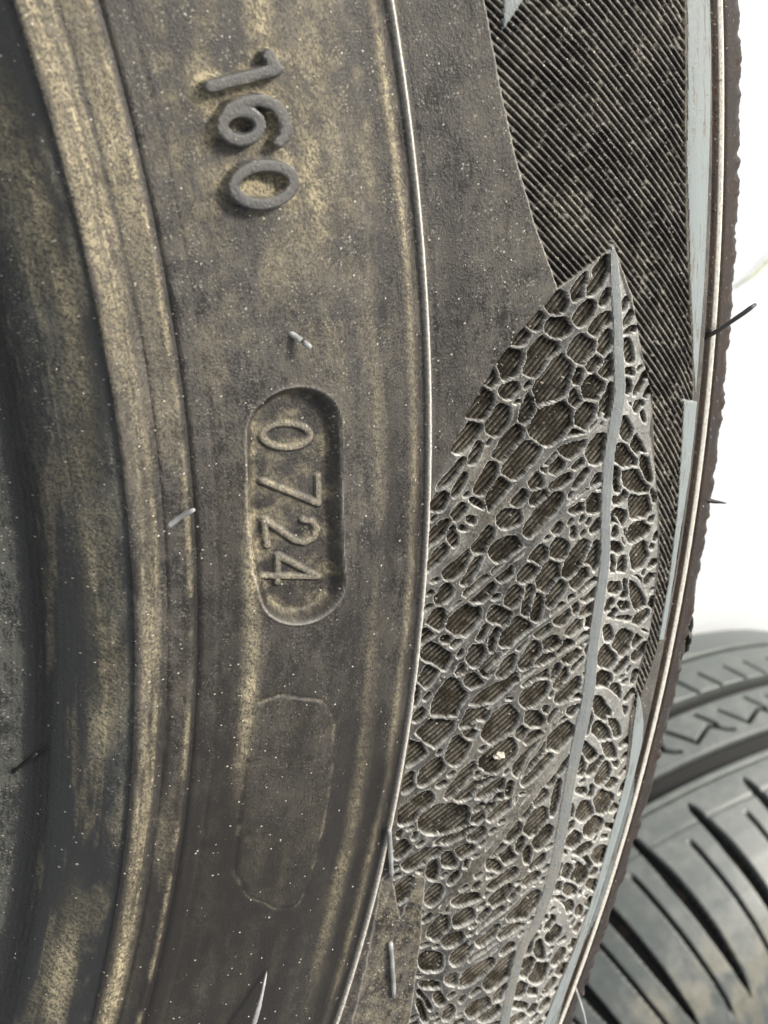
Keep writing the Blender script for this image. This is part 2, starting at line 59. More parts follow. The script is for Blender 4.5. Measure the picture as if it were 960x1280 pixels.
STAMP_NUMERALS = {'zero': [[[-57.12, 252.37], [-57.46, 252.3], [-57.77, 252.11], [-58.03, 251.81], [-58.23, 251.41], [-58.37, 250.93], [-58.44, 250.4], [-58.44, 249.82], [-58.36, 249.22], [-58.22, 248.63], [-58.02, 248.07], [-57.76, 247.56], [-57.45, 247.12], [-57.11, 246.76], [-56.75, 246.5], [-56.38, 246.35], [-56.02, 246.32], [-55.68, 246.39], [-55.37, 246.58], [-55.11, 246.87], [-54.91, 247.26], [-54.77, 247.72], [-54.7, 248.25], [-54.71, 248.81], [-54.78, 249.4], [-54.92, 249.99], [-55.13, 250.55], [-55.39, 251.07], [-55.69, 251.53], [-56.03, 251.9], [-56.4, 252.17], [-56.76, 252.33], [-57.12, 252.37]]], 'seven': [[[-63.28, 253.17], [-67.5, 253.21]], [[-67.5, 253.21], [-62.7, 245.84]]], 'two': [[[-72.84, 246.31], [-68.54, 245.86]], [[-68.54, 245.86], [-72.57, 249.87], [-73.18, 251.26], [-72.65, 252.55], [-71.37, 252.98], [-70.03, 252.33], [-69.56, 251.05]]], 'four': [[[-77.58, 245.99], [-78.9, 253.18], [-74.57, 247.65], [-78.88, 247.68]]]}
STAMP = [[-55.34, 249.79, 6.07, 6.9], [-67.42, 249.47, 6.26, 7.3], [-74.91, 249.83, 6.09, 7.15], [-79.46, 250.62, 5.78, 6.77]]
BLANK = [[-98.76, 244.56], [-98.11, 247.56], [-99.74, 253.87], [-102.88, 256.3], [-113.47, 257.22], [-123.44, 257.09], [-132.11, 256.58], [-136.08, 255.56], [-136.0, 252.82], [-133.28, 247.59], [-129.09, 244.88], [-120.19, 244.17], [-111.54, 244.03]]
WHISKERS = {'a': [247.87, -36.23, -6.48, 249.04, -37.83, -4.65], 'b': [227.92, -53.27, -7.35, 230.69, -51.86, -5.61], 'c': [200.84, -81.17, -16.19, 204.28, -77.8, -12.39], 'd': [244.52, -112.27, -8.2, 243.05, -120.34, -8.06], 'e': [240.0, -132.17, -7.58, 238.1, -141.79, -7.0], 'f': [221.14, -122.72, -6.42, 216.2, -127.54, -2.87], 'g': [309.46, -56.92, -7.95, 316.17, -53.63, -5.09], 'h': [309.67, -84.68, -10.59, 311.94, -85.56, -9.22], 'i': [270.68, -165.88, -9.14, 269.63, -172.94, -5.84]}

# ------------------------------------------------------------------ helpers
def tag(o, **k):
    for a, b in k.items(): o[a] = b
    return o

def np_mesh(name, V, faces, mat, parent=None, attrs=None, smooth=True):
    me = bpy.data.meshes.new(name)
    V = np.ascontiguousarray(V, np.float32)
    n = faces.shape[1]
    me.vertices.add(len(V)); me.vertices.foreach_set('co', V.ravel())
    me.loops.add(faces.size); me.loops.foreach_set('vertex_index', faces.astype(np.int32).ravel())
    me.polygons.add(len(faces)); me.polygons.foreach_set('loop_start', np.arange(0, faces.size, n, dtype=np.int32))
    me.polygons.foreach_set('use_smooth', np.full(len(faces), smooth))
    if attrs:
        for k, a in attrs.items():
            at = me.attributes.new(k, 'FLOAT_VECTOR', 'POINT')
            at.data.foreach_set('vector', np.ascontiguousarray(a, np.float32).ravel())
    me.materials.append(mat); me.update(calc_edges=True)
    o = bpy.data.objects.new(name, me); COL.objects.link(o)
    if parent: o.parent = parent
    return o

def empty(name, matrix=None, **k):
    o = bpy.data.objects.new(name, None); COL.objects.link(o); o.empty_display_size = .05
    if matrix is not None: o.matrix_world = matrix
    return tag(o, **k)

def sstep(a, b, x):
    t = np.clip((x - a) / (b - a), 0, 1); return t * t * (3 - 2 * t)

_lat = RNG.random((257, 257)); _lat[256] = _lat[0]; _lat[:, 256] = _lat[:, 0]
def vnoise(x, y):                                                  # smooth value noise, 0..1
    xi = np.floor(x).astype(int); yi = np.floor(y).astype(int)
    fx = x - xi; fy = y - yi; fx = fx * fx * (3 - 2 * fx); fy = fy * fy * (3 - 2 * fy)
    xi &= 255; yi &= 255
    return (_lat[xi, yi] * (1 - fx) + _lat[xi + 1, yi] * fx) * (1 - fy) + (_lat[xi, yi + 1] * (1 - fx) + _lat[xi + 1, yi + 1] * fx) * fy
def fbm(x, y, n=4):
    s = 0; a = .5
    for k in range(n): s = s + a * vnoise(x * 2 ** k + 17.3 * k, y * 2 ** k + 5.1 * k); a *= .5
    return s / (1 - .5 ** n)

def seg_d(px, py, a, b):                                           # distance to a segment, and the place along it
    ax, ay = a[0], a[1]; dx, dy = b[0] - ax, b[1] - ay
    t = np.clip(((px - ax) * dx + (py - ay) * dy) / (dx * dx + dy * dy + 1e-12), 0, 1)
    return np.hypot(px - ax - t * dx, py - ay - t * dy), t
def line_sdf(px, py, pts, hw=None):
    d = np.full(px.shape, 1e9)
    for a, b in zip(pts[:-1], pts[1:]):
        e, t = seg_d(px, py, a, b)
        w = hw if hw is not None else (a[2] * (1 - t) + b[2] * t) / 2
        d = np.minimum(d, e - w)
    return d
def smooth_line(pts, n=6):                                             # Catmull-Rom through the points
    p = np.array(pts); p = np.vstack([2 * p[0] - p[1], p, 2 * p[-1] - p[-2]]); o = []
    for i in range(1, len(p) - 2):
        for t in np.arange(n) / n:
            o.append(.5 * (2 * p[i] + (p[i + 1] - p[i - 1]) * t + (2 * p[i - 1] - 5 * p[i] + 4 * p[i + 1] - p[i + 2]) * t * t + (3 * p[i] - p[i - 1] - 3 * p[i + 1] + p[i + 2]) * t ** 3))
    return [tuple(q) for q in o] + [tuple(p[-2])]
def poly_sdf(px, py, pts):                                         # negative inside
    d = np.full(px.shape, 1e9); ins = np.zeros(px.shape, bool)
    for a, b in zip(pts, pts[1:] + pts[:1]):
        e, _ = seg_d(px, py, a, b); d = np.minimum(d, e)
        c = ((a[1] > py) != (b[1] > py))
        with np.errstate(divide='ignore', invalid='ignore'):
            x = (b[0] - a[0]) * (py - a[1]) / (b[1] - a[1]) + a[0]
        ins ^= c & (px < x)
    return np.where(ins, -d, d)

# ------------------------------------------------------------------ materials
class NT:
    def __init__(s, name):
        s.m = bpy.data.materials.new(name); s.m.use_nodes = True; s.t = s.m.node_tree; s.t.nodes.clear()
    def n(s, kind, **kw):
        x = s.t.nodes.new('ShaderNode' + kind)
        for k, v in kw.items():
            if k.startswith('i_'):
                x.inputs[k[2:].replace('_', ' ')].default_value = v
            else: setattr(x, k, v)
        return x
    def l(s, a, b): s.t.links.new(a, b)
    def math(s, op, a, b=None, clamp=False):
        x = s.n('Math', operation=op, use_clamp=clamp)
        for i, v in enumerate((a, b)):
            if v is None: continue
            if isinstance(v, (int, float)): x.inputs[i].default_value = v
            else: s.l(v, x.inputs[i])
        return x.outputs[0]
    def mix(s, f, a, b):
        x = s.n('Mix', data_type='RGBA')
        for i, v in ((0, f), (6, a), (7, b)):
            if isinstance(v, (int, float)): x.inputs[i].default_value = v
            elif isinstance(v, tuple): x.inputs[i].default_value = (*v, 1)
            else: s.l(v, x.inputs[i])
        return x.outputs[2]
    def noise(s, vec, scale, detail=4, rough=.6, sv=(1, 1, 1), off=(0, 0, 0)):
        mp = s.n('Mapping'); mp.inputs['Scale'].default_value = sv; mp.inputs['Location'].default_value = off
        s.l(vec, mp.inputs[0])
        x = s.n('TexNoise'); x.inputs['Scale'].default_value = scale; x.inputs['Detail'].default_value = detail; x.inputs['Roughness'].default_value = rough
        s.l(mp.outputs[0], x.inputs['Vector']); return x.outputs['Fac']
    def ramp(s, v, lo, hi):
        x = s.n('MapRange', interpolation_type='SMOOTHSTEP'); s.l(v, x.inputs[0])
        x.inputs[1].default_value = lo; x.inputs[2].default_value = hi; return x.outputs[0]

def rubber(name, base=(.0185, .0165, .0145), film=(.106, .0955, .078), khaki=(.37, .32, .205), pale=(.66, .63, .56), rough=.33, speck=1.0, grain=1.0, streak=1.0, lustre=.5):
    """Rubber under grime and painted light: attribute dirt = (khaki dust, grey film, scuffed pale edge and painted highlight); polar = metres along the rim, radius."""
    k = NT(name)
    pol = k.n('Attribute', attribute_name='polar').outputs['Vector']
    dr = k.n('SeparateXYZ'); k.l(k.n('Attribute', attribute_name='dirt_light').outputs['Vector'], dr.inputs[0])
    kd, fd, pd = dr.outputs
    streaks = k.noise(pol, 900, 5, .68, (.38, 1, 1))               # long smears that follow the rim
    blotch = k.noise(pol, 130, 5, .62, (1, 1, 1), (.3, .1, 0))
    fine = k.noise(pol, 3000, 4, .75, (.7, 1, 1))
    diag = k.n('Mapping'); diag.inputs['Rotation'].default_value = (0, 0, math.radians(38)); k.l(pol, diag.inputs[0])
    scr = k.noise(diag.outputs[0], 1300, 4, .7, (.5, 1, 1))
    tex = k.math('ADD', k.math('MULTIPLY', streaks, .30), k.math('ADD', k.math('MULTIPLY', blotch, .34), k.math('MULTIPLY', fine, .36)))
    f = k.math('MULTIPLY', fd, k.math('ADD', .06, k.math('MULTIPLY', k.ramp(tex, .44, .57), 1.45)), True)
    c = k.mix(f, base, film)
    kk = k.math('MULTIPLY', kd, k.math('ADD', .15, k.math('MULTIPLY', k.ramp(k.math('ADD', k.math('MULTIPLY', fine, .6), k.math('MULTIPLY', scr, .4)), .40, .60), 1.2)), True)
    c = k.mix(kk, c, khaki)
    pp = k.math('MULTIPLY', pd, k.math('ADD', .62, k.math('MULTIPLY', k.ramp(fine, .38, .62), .5)), True)
    c = k.mix(pp, c, pale)
    vo = k.n('TexVoronoi'); vo.inputs['Scale'].default_value = 900; k.l(pol, vo.inputs['Vector'])
    sp = k.math('MULTIPLY', k.math('LESS_THAN', vo.outputs['Distance'], .13), k.math('GREATER_THAN', k.noise(pol, 700, 2, .5, (1, 1, 1), (.7, 0, 0)), .56))
    sp = k.math('MULTIPLY', sp, .75 * speck)
    c = k.mix(sp, c, (.52, .49, .42))
    v2 = k.n('TexVoronoi'); v2.inputs['Scale'].default_value = 2000; k.l(pol, v2.inputs['Vector'])
    s2 = k.math('MULTIPLY', k.math('LESS_THAN', v2.outputs['Distance'], .29), k.ramp(k.noise(pol, 500, 3, .6, (1, 1, 1), (.2, .4, 0)), .46, .62))
    s2 = k.math('MULTIPLY', k.math('MULTIPLY', s2, .55 * min(speck, 1.0)), k.math('ADD', .05, k.math('MULTIPLY', fd, 1.2), True))
    c = k.mix(s2, c, (.40, .37, .30))
    dusty = k.math('ADD', k.math('MULTIPLY', f, .8), k.math('ADD', kk, k.math('ADD', pp, sp)), True)
    b = k.n('BsdfPrincipled'); k.l(c, b.inputs['Base Color'])
    k.l(k.math('ADD', rough, k.math('MULTIPLY', dusty, .78 - rough)), b.inputs['Roughness'])
    b.inputs['Specular IOR Level'].default_value = lustre
    h = k.math('ADD', k.math('MULTIPLY', fine, 1.1 * grain), k.math('ADD', k.math('MULTIPLY', streaks, .45 * streak), k.math('MULTIPLY', dusty, .9)))
    bp = k.n('Bump'); bp.inputs['Strength'].default_value = .55; bp.inputs['Distance'].default_value = .00016
    k.l(h, bp.inputs['Height']); k.l(bp.outputs[0], b.inputs['Normal'])
    o = k.n('OutputMaterial'); k.l(b.outputs[0], o.inputs[0])
    return k.m

RUB = rubber('dusty_rubber')
BEAD = rubber('bead_rubber', base=(.0145, .0150, .0142), film=(.070, .072, .062), rough=.28, speck=.8, streak=1.3, lustre=.7)
CLEAN = rubber('clean_rubber', base=(.040, .040, .040), film=(.10, .098, .09), rough=.36, speck=.3, grain=.5, streak=.3, lustre=.7)
NET = rubber('vein_rubber', film=(.108, .104, .095), pale=(.64, .64, .60), rough=.30, lustre=.7)
MIDR = rubber('midrib_rubber', base=(.128, .146, .152), film=(.135, .128, .112), rough=.30, speck=.4, grain=.6, streak=.25, lustre=.7)  # bluish base paints the sky reflected along the midrib
SKY_SHEEN = rubber('sky_sheen_band_rubber', base=(.185, .212, .212), film=(.12, .105, .085), rough=.28, speck=.25, grain=.5, streak=.25, lustre=.8)  # pale blue base stands in for sky reflection on the smooth bands
PIT = rubber('pit_rubber', base=(.008, .007, .006), film=(.115, .097, .072), rough=.6, speck=1.0, streak=.3, lustre=.12)  # near-black base paints occlusion shade into pits and rib valleys
EDGE = rubber('shoulder_rubber', base=(.014, .0085, .0055), film=(.046, .027, .014), rough=.42, speck=.5, lustre=.3)

def plain(name, col, rough=.5, metal=0, var=.25, scale=400):
    k = NT(name); tc = k.n('TexCoord').outputs['Object']
    nz = k.noise(tc, scale, 4, .6)
    b = k.n('BsdfPrincipled'); k.l(k.mix(k.ramp(nz, .35, .65), tuple(v * (1 - var) for v in col), tuple(min(1, v * (1 + var)) for v in col)), b.inputs['Base Color'])
    b.inputs['Roughness'].default_value = rough; b.inputs['Metallic'].default_value = metal
    bp = k.n('Bump'); bp.inputs['Strength'].default_value = .3; bp.inputs['Distance'].default_value = .0002
    k.l(nz, bp.inputs['Height']); k.l(bp.outputs[0], b.inputs['Normal'])
    k.l(b.outputs[0], k.n('OutputMaterial').inputs[0]); return k.m

WHITE_HAIR = plain('bloomed_rubber', (.27, .275, .27), .42)
DARK_HAIR = plain('black_rubber', (.018, .017, .016), .4)
GRIT = plain('pale_grit', (.55, .50, .42), .8)
STRAW = plain('straw', (.42, .40, .10), .7)

# ------------------------------------------------------------------ ground
def ground():
    k = NT('white_concrete'); tc = k.n('TexCoord').outputs['Object']
    n1 = k.noise(tc, 3, 6, .6); n2 = k.noise(tc, 120, 5, .7)
    b = k.n('BsdfPrincipled'); k.l(k.mix(k.ramp(n1, .3, .7), (.73, .765, .79), (.80, .83, .85)), b.inputs['Base Color'])
    b.inputs['Roughness'].default_value = .75
    bp = k.n('Bump'); bp.inputs['Strength'].default_value = .3; bp.inputs['Distance'].default_value = .002
    k.l(n2, bp.inputs['Height']); k.l(bp.outputs[0], b.inputs['Normal']); k.l(b.outputs[0], k.n('OutputMaterial').inputs[0])
    g = np.linspace(-1, 1, 25); g = np.sign(g) * np.abs(g) ** 3 * 90
    X, Y = np.meshgrid(g, g, indexing='ij'); V = np.stack([X, Y, np.zeros_like(X)], -1).reshape(-1, 3)
    i = np.arange(24)[:, None] * 25 + np.arange(24)[None]; F = np.stack([i, i + 25, i + 26, i + 1], -1).reshape(-1, 4)
    tag(np_mesh('ground', V, F, k.m), kind='structure', label='white sunlit concrete ground under the tyres')
ground()

# ------------------------------------------------------------------ first tyre: one height field, cut into its parts
R0 = .29
PROF = np.array([(205,-40),(206,-26),(207.5,-20),(210,-18.4),(214,-17.1),(217.6,-15.7),(221,-11.5),(225,-8),(228.9,-5.5),(233,-7.3),(236.8,-7.4),(245,-6.7),(255,-6.4),(263,-7.4),(269.3,-8.6),(275,-7.8),(285,-5.8),(295,-4.7),(303,-4.6),(307.8,-5.1),(312,-6.6),(316,-8.6),(319,-9.7),(322,-11.2),(324,-14.5),(325,-19),(325.5,-26)], float)
def pchip(x, y, xi):
    h = np.diff(x); d = np.diff(y) / h; m = np.zeros_like(y)
    m[1:-1] = np.where(d[:-1] * d[1:] > 0, 2 * d[:-1] * d[1:] / (d[:-1] + d[1:] + 1e-30), 0); m[0] = d[0]; m[-1] = d[-1]
    i = np.clip(np.searchsorted(x, xi) - 1, 0, len(h) - 1); t = (xi - x[i]) / h[i]
    return y[i] * (1 + 2 * t) * (1 - t) ** 2 + h[i] * m[i] * t * (1 - t) ** 2 + y[i + 1] * t * t * (3 - 2 * t) + h[i] * m[i + 1] * t * t * (t - 1)

rows = np.concatenate([np.arange(205, 214, .6), np.arange(214, 269.6, .24), np.arange(269.72, 324, .14), np.arange(324, 325.51, .06)])
U0, U1, DU = -188., 26., .15
fine_u = np.arange(U0, U1, DU)
full = 2 * math.pi * R0 * 1000
coarse_u = np.linspace(U1, U0 + full, 150)[:-1]
cols = np.concatenate([fine_u, coarse_u]); NF = len(fine_u); NC = len(cols); NR = len(rows)
RG, UG = np.meshgrid(rows, cols, indexing='ij')
Z = pchip(PROF[:, 0], PROF[:, 1], RG)
g = lambda r, c, s: np.exp(-((r - c) / s) ** 2)
wob = (fbm(UG * .05, RG * 0 + 3.3) - .5)
# rings moulded into the wall
Z -= .75 * np.where(RG < 228.9, np.exp(-np.clip(228.6 - RG, 0, 99) / 3.2), 0) * (1 - sstep(228.2, 228.8, RG))
Z += .25 * g(RG, 230.6 + .3 * wob, 1.6)
Z -= (.22 + .5 * np.clip(wob, 0, 1)) * g(RG, 233.1 + .9 * wob, .25)
Z -= .42 * g(RG, 236.9, .42); Z += .16 * g(RG, 235.9, .45); Z -= .10 * g(RG, 239.6 + .4 * wob, .3)
Z += .50 * g(RG, 266.2, .9); Z -= .34 * g(RG, 263.6, .9); Z += .14 * g(RG, 261.0, .9)
Z -= .38 * g(RG, 268.35, .42); Z += .52 * g(RG, 269.25, .20); Z -= .15 * g(RG, 270.2, .5)
Z -= .75 * g(RG, 314.7, .62); Z += .48 * g(RG, 316.5, .50); Z -= .30 * g(RG, 317.6, .35)
Z += .03 * (fbm(RG * .6, UG * .05) - .5) * sstep(237, 240, RG) * (1 - sstep(262, 264, RG))
Z += .35 * (fbm(UG * .03 + 9, RG * .05) - .5) * sstep(238, 245, RG) * (1 - sstep(258, 263, RG))
Z += (.035 * np.sin(RG * 9.5 + 4 * wob) + .12 * (fbm(RG * .8 + 40, UG * .02) - .5)) * sstep(213, 216, RG) * (1 - sstep(224.5, 227.5, RG))
Z += .22 * (fbm(UG * .6, RG * 1.6 + 4) - .5) * sstep(228.9, 229.6, RG) * (1 - sstep(236, 236.6, RG))
jag = fbm(UG * .85, RG * .05 + 7, 4) - .5
jag += .8 * (fbm(UG * 1.9 + 30, RG * .1, 3) - .5) * sstep(.4, .6, fbm(UG * .12 + 2, RG * 0))
Z += 1.4 * jag * sstep(320.2, 322.6, RG)
K = np.zeros_like(Z); Fm = np.full_like(Z, .42); P = np.zeros_like(Z)      # grime and painted light: khaki, film, pale
lab = np.zeros(Z.shape, np.int32)                                      # 0 = plain wall
LB = {}
def L_(name):
    if name not in LB: LB[name] = len(LB) + 1
    return LB[name]
lab[RG < 228.5] = L_('bead'); lab[(RG >= 228.5) & (RG < 233.1)] = L_('bead_ridge'); lab[(RG >= 233.1) & (RG < 236.9)] = L_('bead_step')
lab[(RG > 268.95) & (RG < 269.65)] = L_('rim_line')
lab[(RG > 269.65)] = L_('upper_sidewall')
lab[RG > 313.7] = L_('shoulder_groove'); lab[RG > 315.7] = L_('shoulder_rib'); lab[RG > 317.4] = L_('shoulder')

# grime in bands and patches, with light falloff and highlights painted in
n1 = fbm(UG * .06, RG * .25); n2 = fbm(UG * .5 + 50, RG * .5)
top = sstep(-75, -5, UG)                                               # grimier round the 160 than further on
n3 = .65 * fbm(UG * .09 + 20, RG * .5 + 3, 5) + .35 * n2
K += sstep(228.3, 229.2, RG) * (1 - sstep(232.4, 233.3, RG)) * np.clip(-.10 + .80 * fbm(UG * .22, RG * 1.1, 5) + .75 * (fbm(UG * .05 + 70, RG * .3) - .4) + .26 * top, 0, .9) * (.25 + .75 * sstep(.36, .60, fbm(UG * .10 + 5, RG * 2.4, 5) + .10 * top)) * np.maximum(top, sstep(229.0, 229.9, RG) * (1 - sstep(231.6, 232.6, RG)))
K += sstep(233, 233.3, RG) * (1 - sstep(235.9, 236.6, RG)) * np.clip(-.02 + .62 * top + .9 * (n1 - .5), 0, 1) * .70
K += .45 * g(RG, 236.0, .35) * sstep(.40, .62, fbm(UG * .25, RG * .3 + 8))
K += sstep(238, 240, RG) * (1 - sstep(263, 266, RG)) * (.04 + .34 * top) * sstep(.44, .70, n3)
K += .40 * g(RG, 266.4, .7) * sstep(.30, .65, fbm(UG * .07 + 4, RG * .2)) + .18 * g(RG, 261, .6) * sstep(.42, .7, fbm(UG * .05, RG * .1 + 2))
for u, r, su, sr_, a in ((-24, 255.5, 9, 1.3, .55), (-7, 253, 9, 1.6, .5), (-10.6, 245.5, 4, 1.4, .65), (-22.3, 249.3, 1.9, 2.2, 1.0), (-30, 252.5, 5, 2.2, .4), (-74, 243.7, 9, .8, .9),
                         (-93, 244, 9, 1.0, .65), (-104, 243.5, 8, .8, .35), (-146, 224.1, 11, 1.2, .8), (-150, 231.5, 15, 1.5, .4), (-60, 224.5, 22, .9, .25), (-35, 226, 22, .9, .4), (-15, 224, 12, 1.6, .35), (-98, 225.5, 5, 1.0, .4), (-85, 226.5, 10, .8, .3), (-128, 262, 26, 1.0, .25), (-30, 266.6, 40, .7, .4)):
    K += a * np.exp(-((UG - u) / su) ** 2 - ((RG - r) / sr_) ** 2) * (.35 + 1.2 * n2)
Fm += .45 * (n1 - .5) + .16 * top - .30 * sstep(-80, -125, UG) * (RG < 269) - .13 * sstep(-25, -70, UG) * (RG < 269)  # film thinned away from the top to paint in the light falloff
Fm = np.where(RG < 228.5, .02 + .42 * sstep(221, 226, RG) * sstep(.40, .66, n1) + .80 * (1 - sstep(217.0, 218.2, RG)) + .7 * np.exp(-((UG + 38) / 26) ** 2 - ((RG - 222.3) / 2.0) ** 2), Fm)  # dust patches; film on toe and upper bead paints in sky light
Fm += .25 * sstep(270, 272, RG) * (1 - sstep(295, 300, RG)) * (n2 - .3)
K += .18 * sstep(223.3, 226, RG) * (RG < 228.3) * sstep(.50, .66, fbm(UG * .13, RG * .45 + 9, 5)) + .22 * (RG < 226) * (RG > 220) * sstep(.56, .70, fbm(UG * .07 + 33, RG * .9, 5))
K *= 1 - .9 * g(RG, 233.1 + .9 * wob, .28); K *= 1 - .8 * g(RG, 236.95, .40); Fm *= 1 - .7 * g(RG, 236.95, .40); Fm *= 1 - .6 * g(RG, 263.4, .8)
Fm -= .34 * g(RG, 273.2, 2.4) * sstep(-75, -30, UG)
P += 1.7 * g(RG, 269.28, .24) + 1.6 * np.exp(-((RG - 316.45) / .46) ** 4)  # wear plus painted highlight on the rim line; painted sky glint on shoulder rib
Fm = np.where(RG > 317.6, .20 + .5 * (n2 - .4), Fm)

# everything below lives on the finely divided stretch
f_ = slice(0, NF)
def band(r0, r1):
    return slice(np.searchsorted(rows, r0), np.searchsorted(rows, r1))
def win(r0, r1, u0, u1):
    return band(r0, r1), slice(int(np.clip((u0 - U0) / DU, 0, NF)), int(np.clip((u1 - U0) / DU, 0, NF)))

# --- large raised load figures
nums = {}
for k in ('one', 'six', 'zero'):
    s = NUMERALS[k]; pts = np.array([q for st in s for q in st])
    w = win(pts[:, 1].min() - 3, pts[:, 1].max() + 3, pts[:, 0].min() - 3, pts[:, 0].max() + 3)
    u, r = UG[w], RG[w]
    d = np.minimum.reduce([line_sdf(u, r, st, .82) for st in s])
    d = d + .10 * (fbm(u * 1.5, r * 1.5) - .5)
    m = 1 - sstep(-.13, .08, d)
    Z[w] += 1.35 * m + .05 * m * (1 - sstep(-.6, -.1, d))
    K[w] += .40 * np.exp(-(np.clip(d, 0, 9) / 1.1) ** 2) * sstep(.35, .65, n2[w]); K[w] *= 1 - .93 * m; Fm[w] = Fm[w] * (1 - m) + .36 * m
    lab[w] = np.where(d < .10, L_('numeral_' + k), lab[w])
# --- sunk date capsule
pts = np.array(STAMP)
w = win(240, 260, pts[:, 0].min() - 9, pts[:, 0].max() + 9); u, r = UG[w], RG[w]
d = np.full(u.shape, 1e9)
for a, b in zip(STAMP[:-1], STAMP[1:]):
    e, t = seg_d(u, r, a, b); d = np.minimum(d, e - (a[2] * (1 - t) + b[2] * t))
d = d + .12 * (fbm(u * .7, r * .7 + 9) - .5)
dep = sstep(0, 1.6, -d)
Z[w] -= 1.7 * dep + .16 * sstep(0, .15, -d)
Z[w] += .10 * np.exp(-((d - .12) / .22) ** 2)
P[w] += .30 * np.exp(-((d - .02) / .14) ** 2) * (.3 + n2[w])
inside = d < 0
K[w] += inside * (.26 * dep * sstep(.42, .7, n2[w]) + .30 * np.exp(-((d + 1.5) / .4) ** 2) * sstep(.3, .6, n2[w])); Fm[w] -= .10 * inside
lab[w] = np.where(inside, L_('date_capsule'), lab[w])
for k in ('zero', 'seven', 'two', 'four'):
    s = STAMP_NUMERALS[k]; d2 = np.minimum.reduce([line_sdf(u, r, st, .43) for st in s]) + .08 * (fbm(u * 2, r * 2 + 3) - .5)
    m = 1 - sstep(-.16, .16, d2)
    Z[w] += .42 * m; K[w] += .28 * m; P[w] += .10 * m
    lab[w] = np.where(d2 < .10, L_('stamp_numeral_' + k), lab[w])
# --- blank plug with a faint outline
pts = np.array(BLANK); w = win(240, 264, pts[:, 0].min() - 3, pts[:, 0].max() + 3); u, r = UG[w], RG[w]
d = poly_sdf(u + .3 * (fbm(u * .4, r * .4) - .5), r + .3 * (fbm(u * .4 + 8, r * .4) - .5), [(c[0] + (-99 - c[0]) * .06, c[1] + (250.3 - c[1]) * .24) for c in BLANK]) - 1.4
Z[w] += .11 * sstep(0, .5, -d) - .05 * np.exp(-((d - .15) / .22) ** 2)
K[w] += .26 * np.exp(-(d / .22) ** 2) * sstep(.45, .65, n2[w]) + .05 * sstep(0, 1, -d) * n2[w]
Fm[w] += .035 * sstep(0, 1.2, -d)
lab[w] = np.where(d < .1, L_('blank_plug'), lab[w])

# --- ribbed panel, leaf, smooth bands
w = win(269.66, 317, U0, U1); u, r = UG[w], RG[w]
zz = np.zeros_like(u); kk = K[w].copy(); ff = Fm[w].copy(); pw = P[w].copy(); lb = lab[w].copy()
warp_u = u + .35 * (fbm(u * .8, r * .8) - .5); warp_r = r + .35 * (fbm(u * .8 + 31, r * .8 + 11) - .5)
dp = poly_sdf(u + .14 * (fbm(u * 1.5, r * 1.5) - .5), r + .14 * (fbm(u * 1.5 + 9, r * 1.5 + 5) - .5), PANEL); dl = poly_sdf(warp_u, warp_r, OUTLINE)
# ribs of the panel
ca, sa = math.cos(math.radians(140)), math.sin(math.radians(140))
ph = (-u * sa + r * ca) / .77 + .10 * (fbm(u * .3, r * .3) - .5)
fr = ph - np.floor(ph); rid = np.floor(ph).astype(int)
rib = sstep(.18, .33, fr) * (1 - sstep(.62, .80, fr))
pin = sstep(0, .22, -dp)
chipped = sstep(.58, .74, fbm(u * 1.4 + 3, r * 1.4))
zz += pin * (-.44 + .34 * rib * (1 - .75 * chipped))
inp = (dp < 0)
ff = np.where(inp, .12 + .34 * rib + .30 * (n2[w] - .5) + .45 * rib * sstep(.45, .7, n1[w]), ff); kk = np.where(inp, .01 + .03 * sstep(.5, .75, n2[w]), kk)
pw = np.where(inp, rib * .13 * sstep(.35, .65, n2[w]) + .12 * chipped * rib, pw)
pw += .45 * np.exp(-((dp) / .10) ** 2) * (r < 300)
ri = np.zeros_like(rid) - 1
isrib = inp & (fr > .26) & (fr < .76) & (dp < -.08)
lb = np.where(inp, L_('ribbed_panel'), lb)
RIB0 = 1000
lb = np.where(isrib, RIB0 + (rid - rid.min()), lb)
# leaf: pits between the veins
best = np.full(u.shape, -9.); second = np.full(u.shape, -9.)
cells = list(CELLS)
rc = np.random.default_rng(5)
for _ in range(90):                                                    # the leaf runs on below
    cu, cr = rc.uniform(-187, -163.5), rc.uniform(276, 312); a = math.radians(rc.normal(42, 10)); s1, s2 = rc.uniform(1.1, 2.1), rc.uniform(.6, 1.0)
    if all((cu - c[0]) ** 2 + (cr - c[1]) ** 2 > 5.2 for c in cells): cells.append((cu, cr, s1 * math.cos(a), s1 * math.sin(a), -s2 * math.sin(a), s2 * math.cos(a)))
wu2 = u + .55 * (fbm(u * .55 + 5, r * .55) - .5) + .16 * (fbm(u * 2.2, r * 2.2) - .5); wr2 = r + .55 * (fbm(u * .55 + 77, r * .55 + 4) - .5) + .16 * (fbm(u * 2.2 + 9, r * 2.2) - .5)
rr_, uu_ = r[:, 0], u[0]
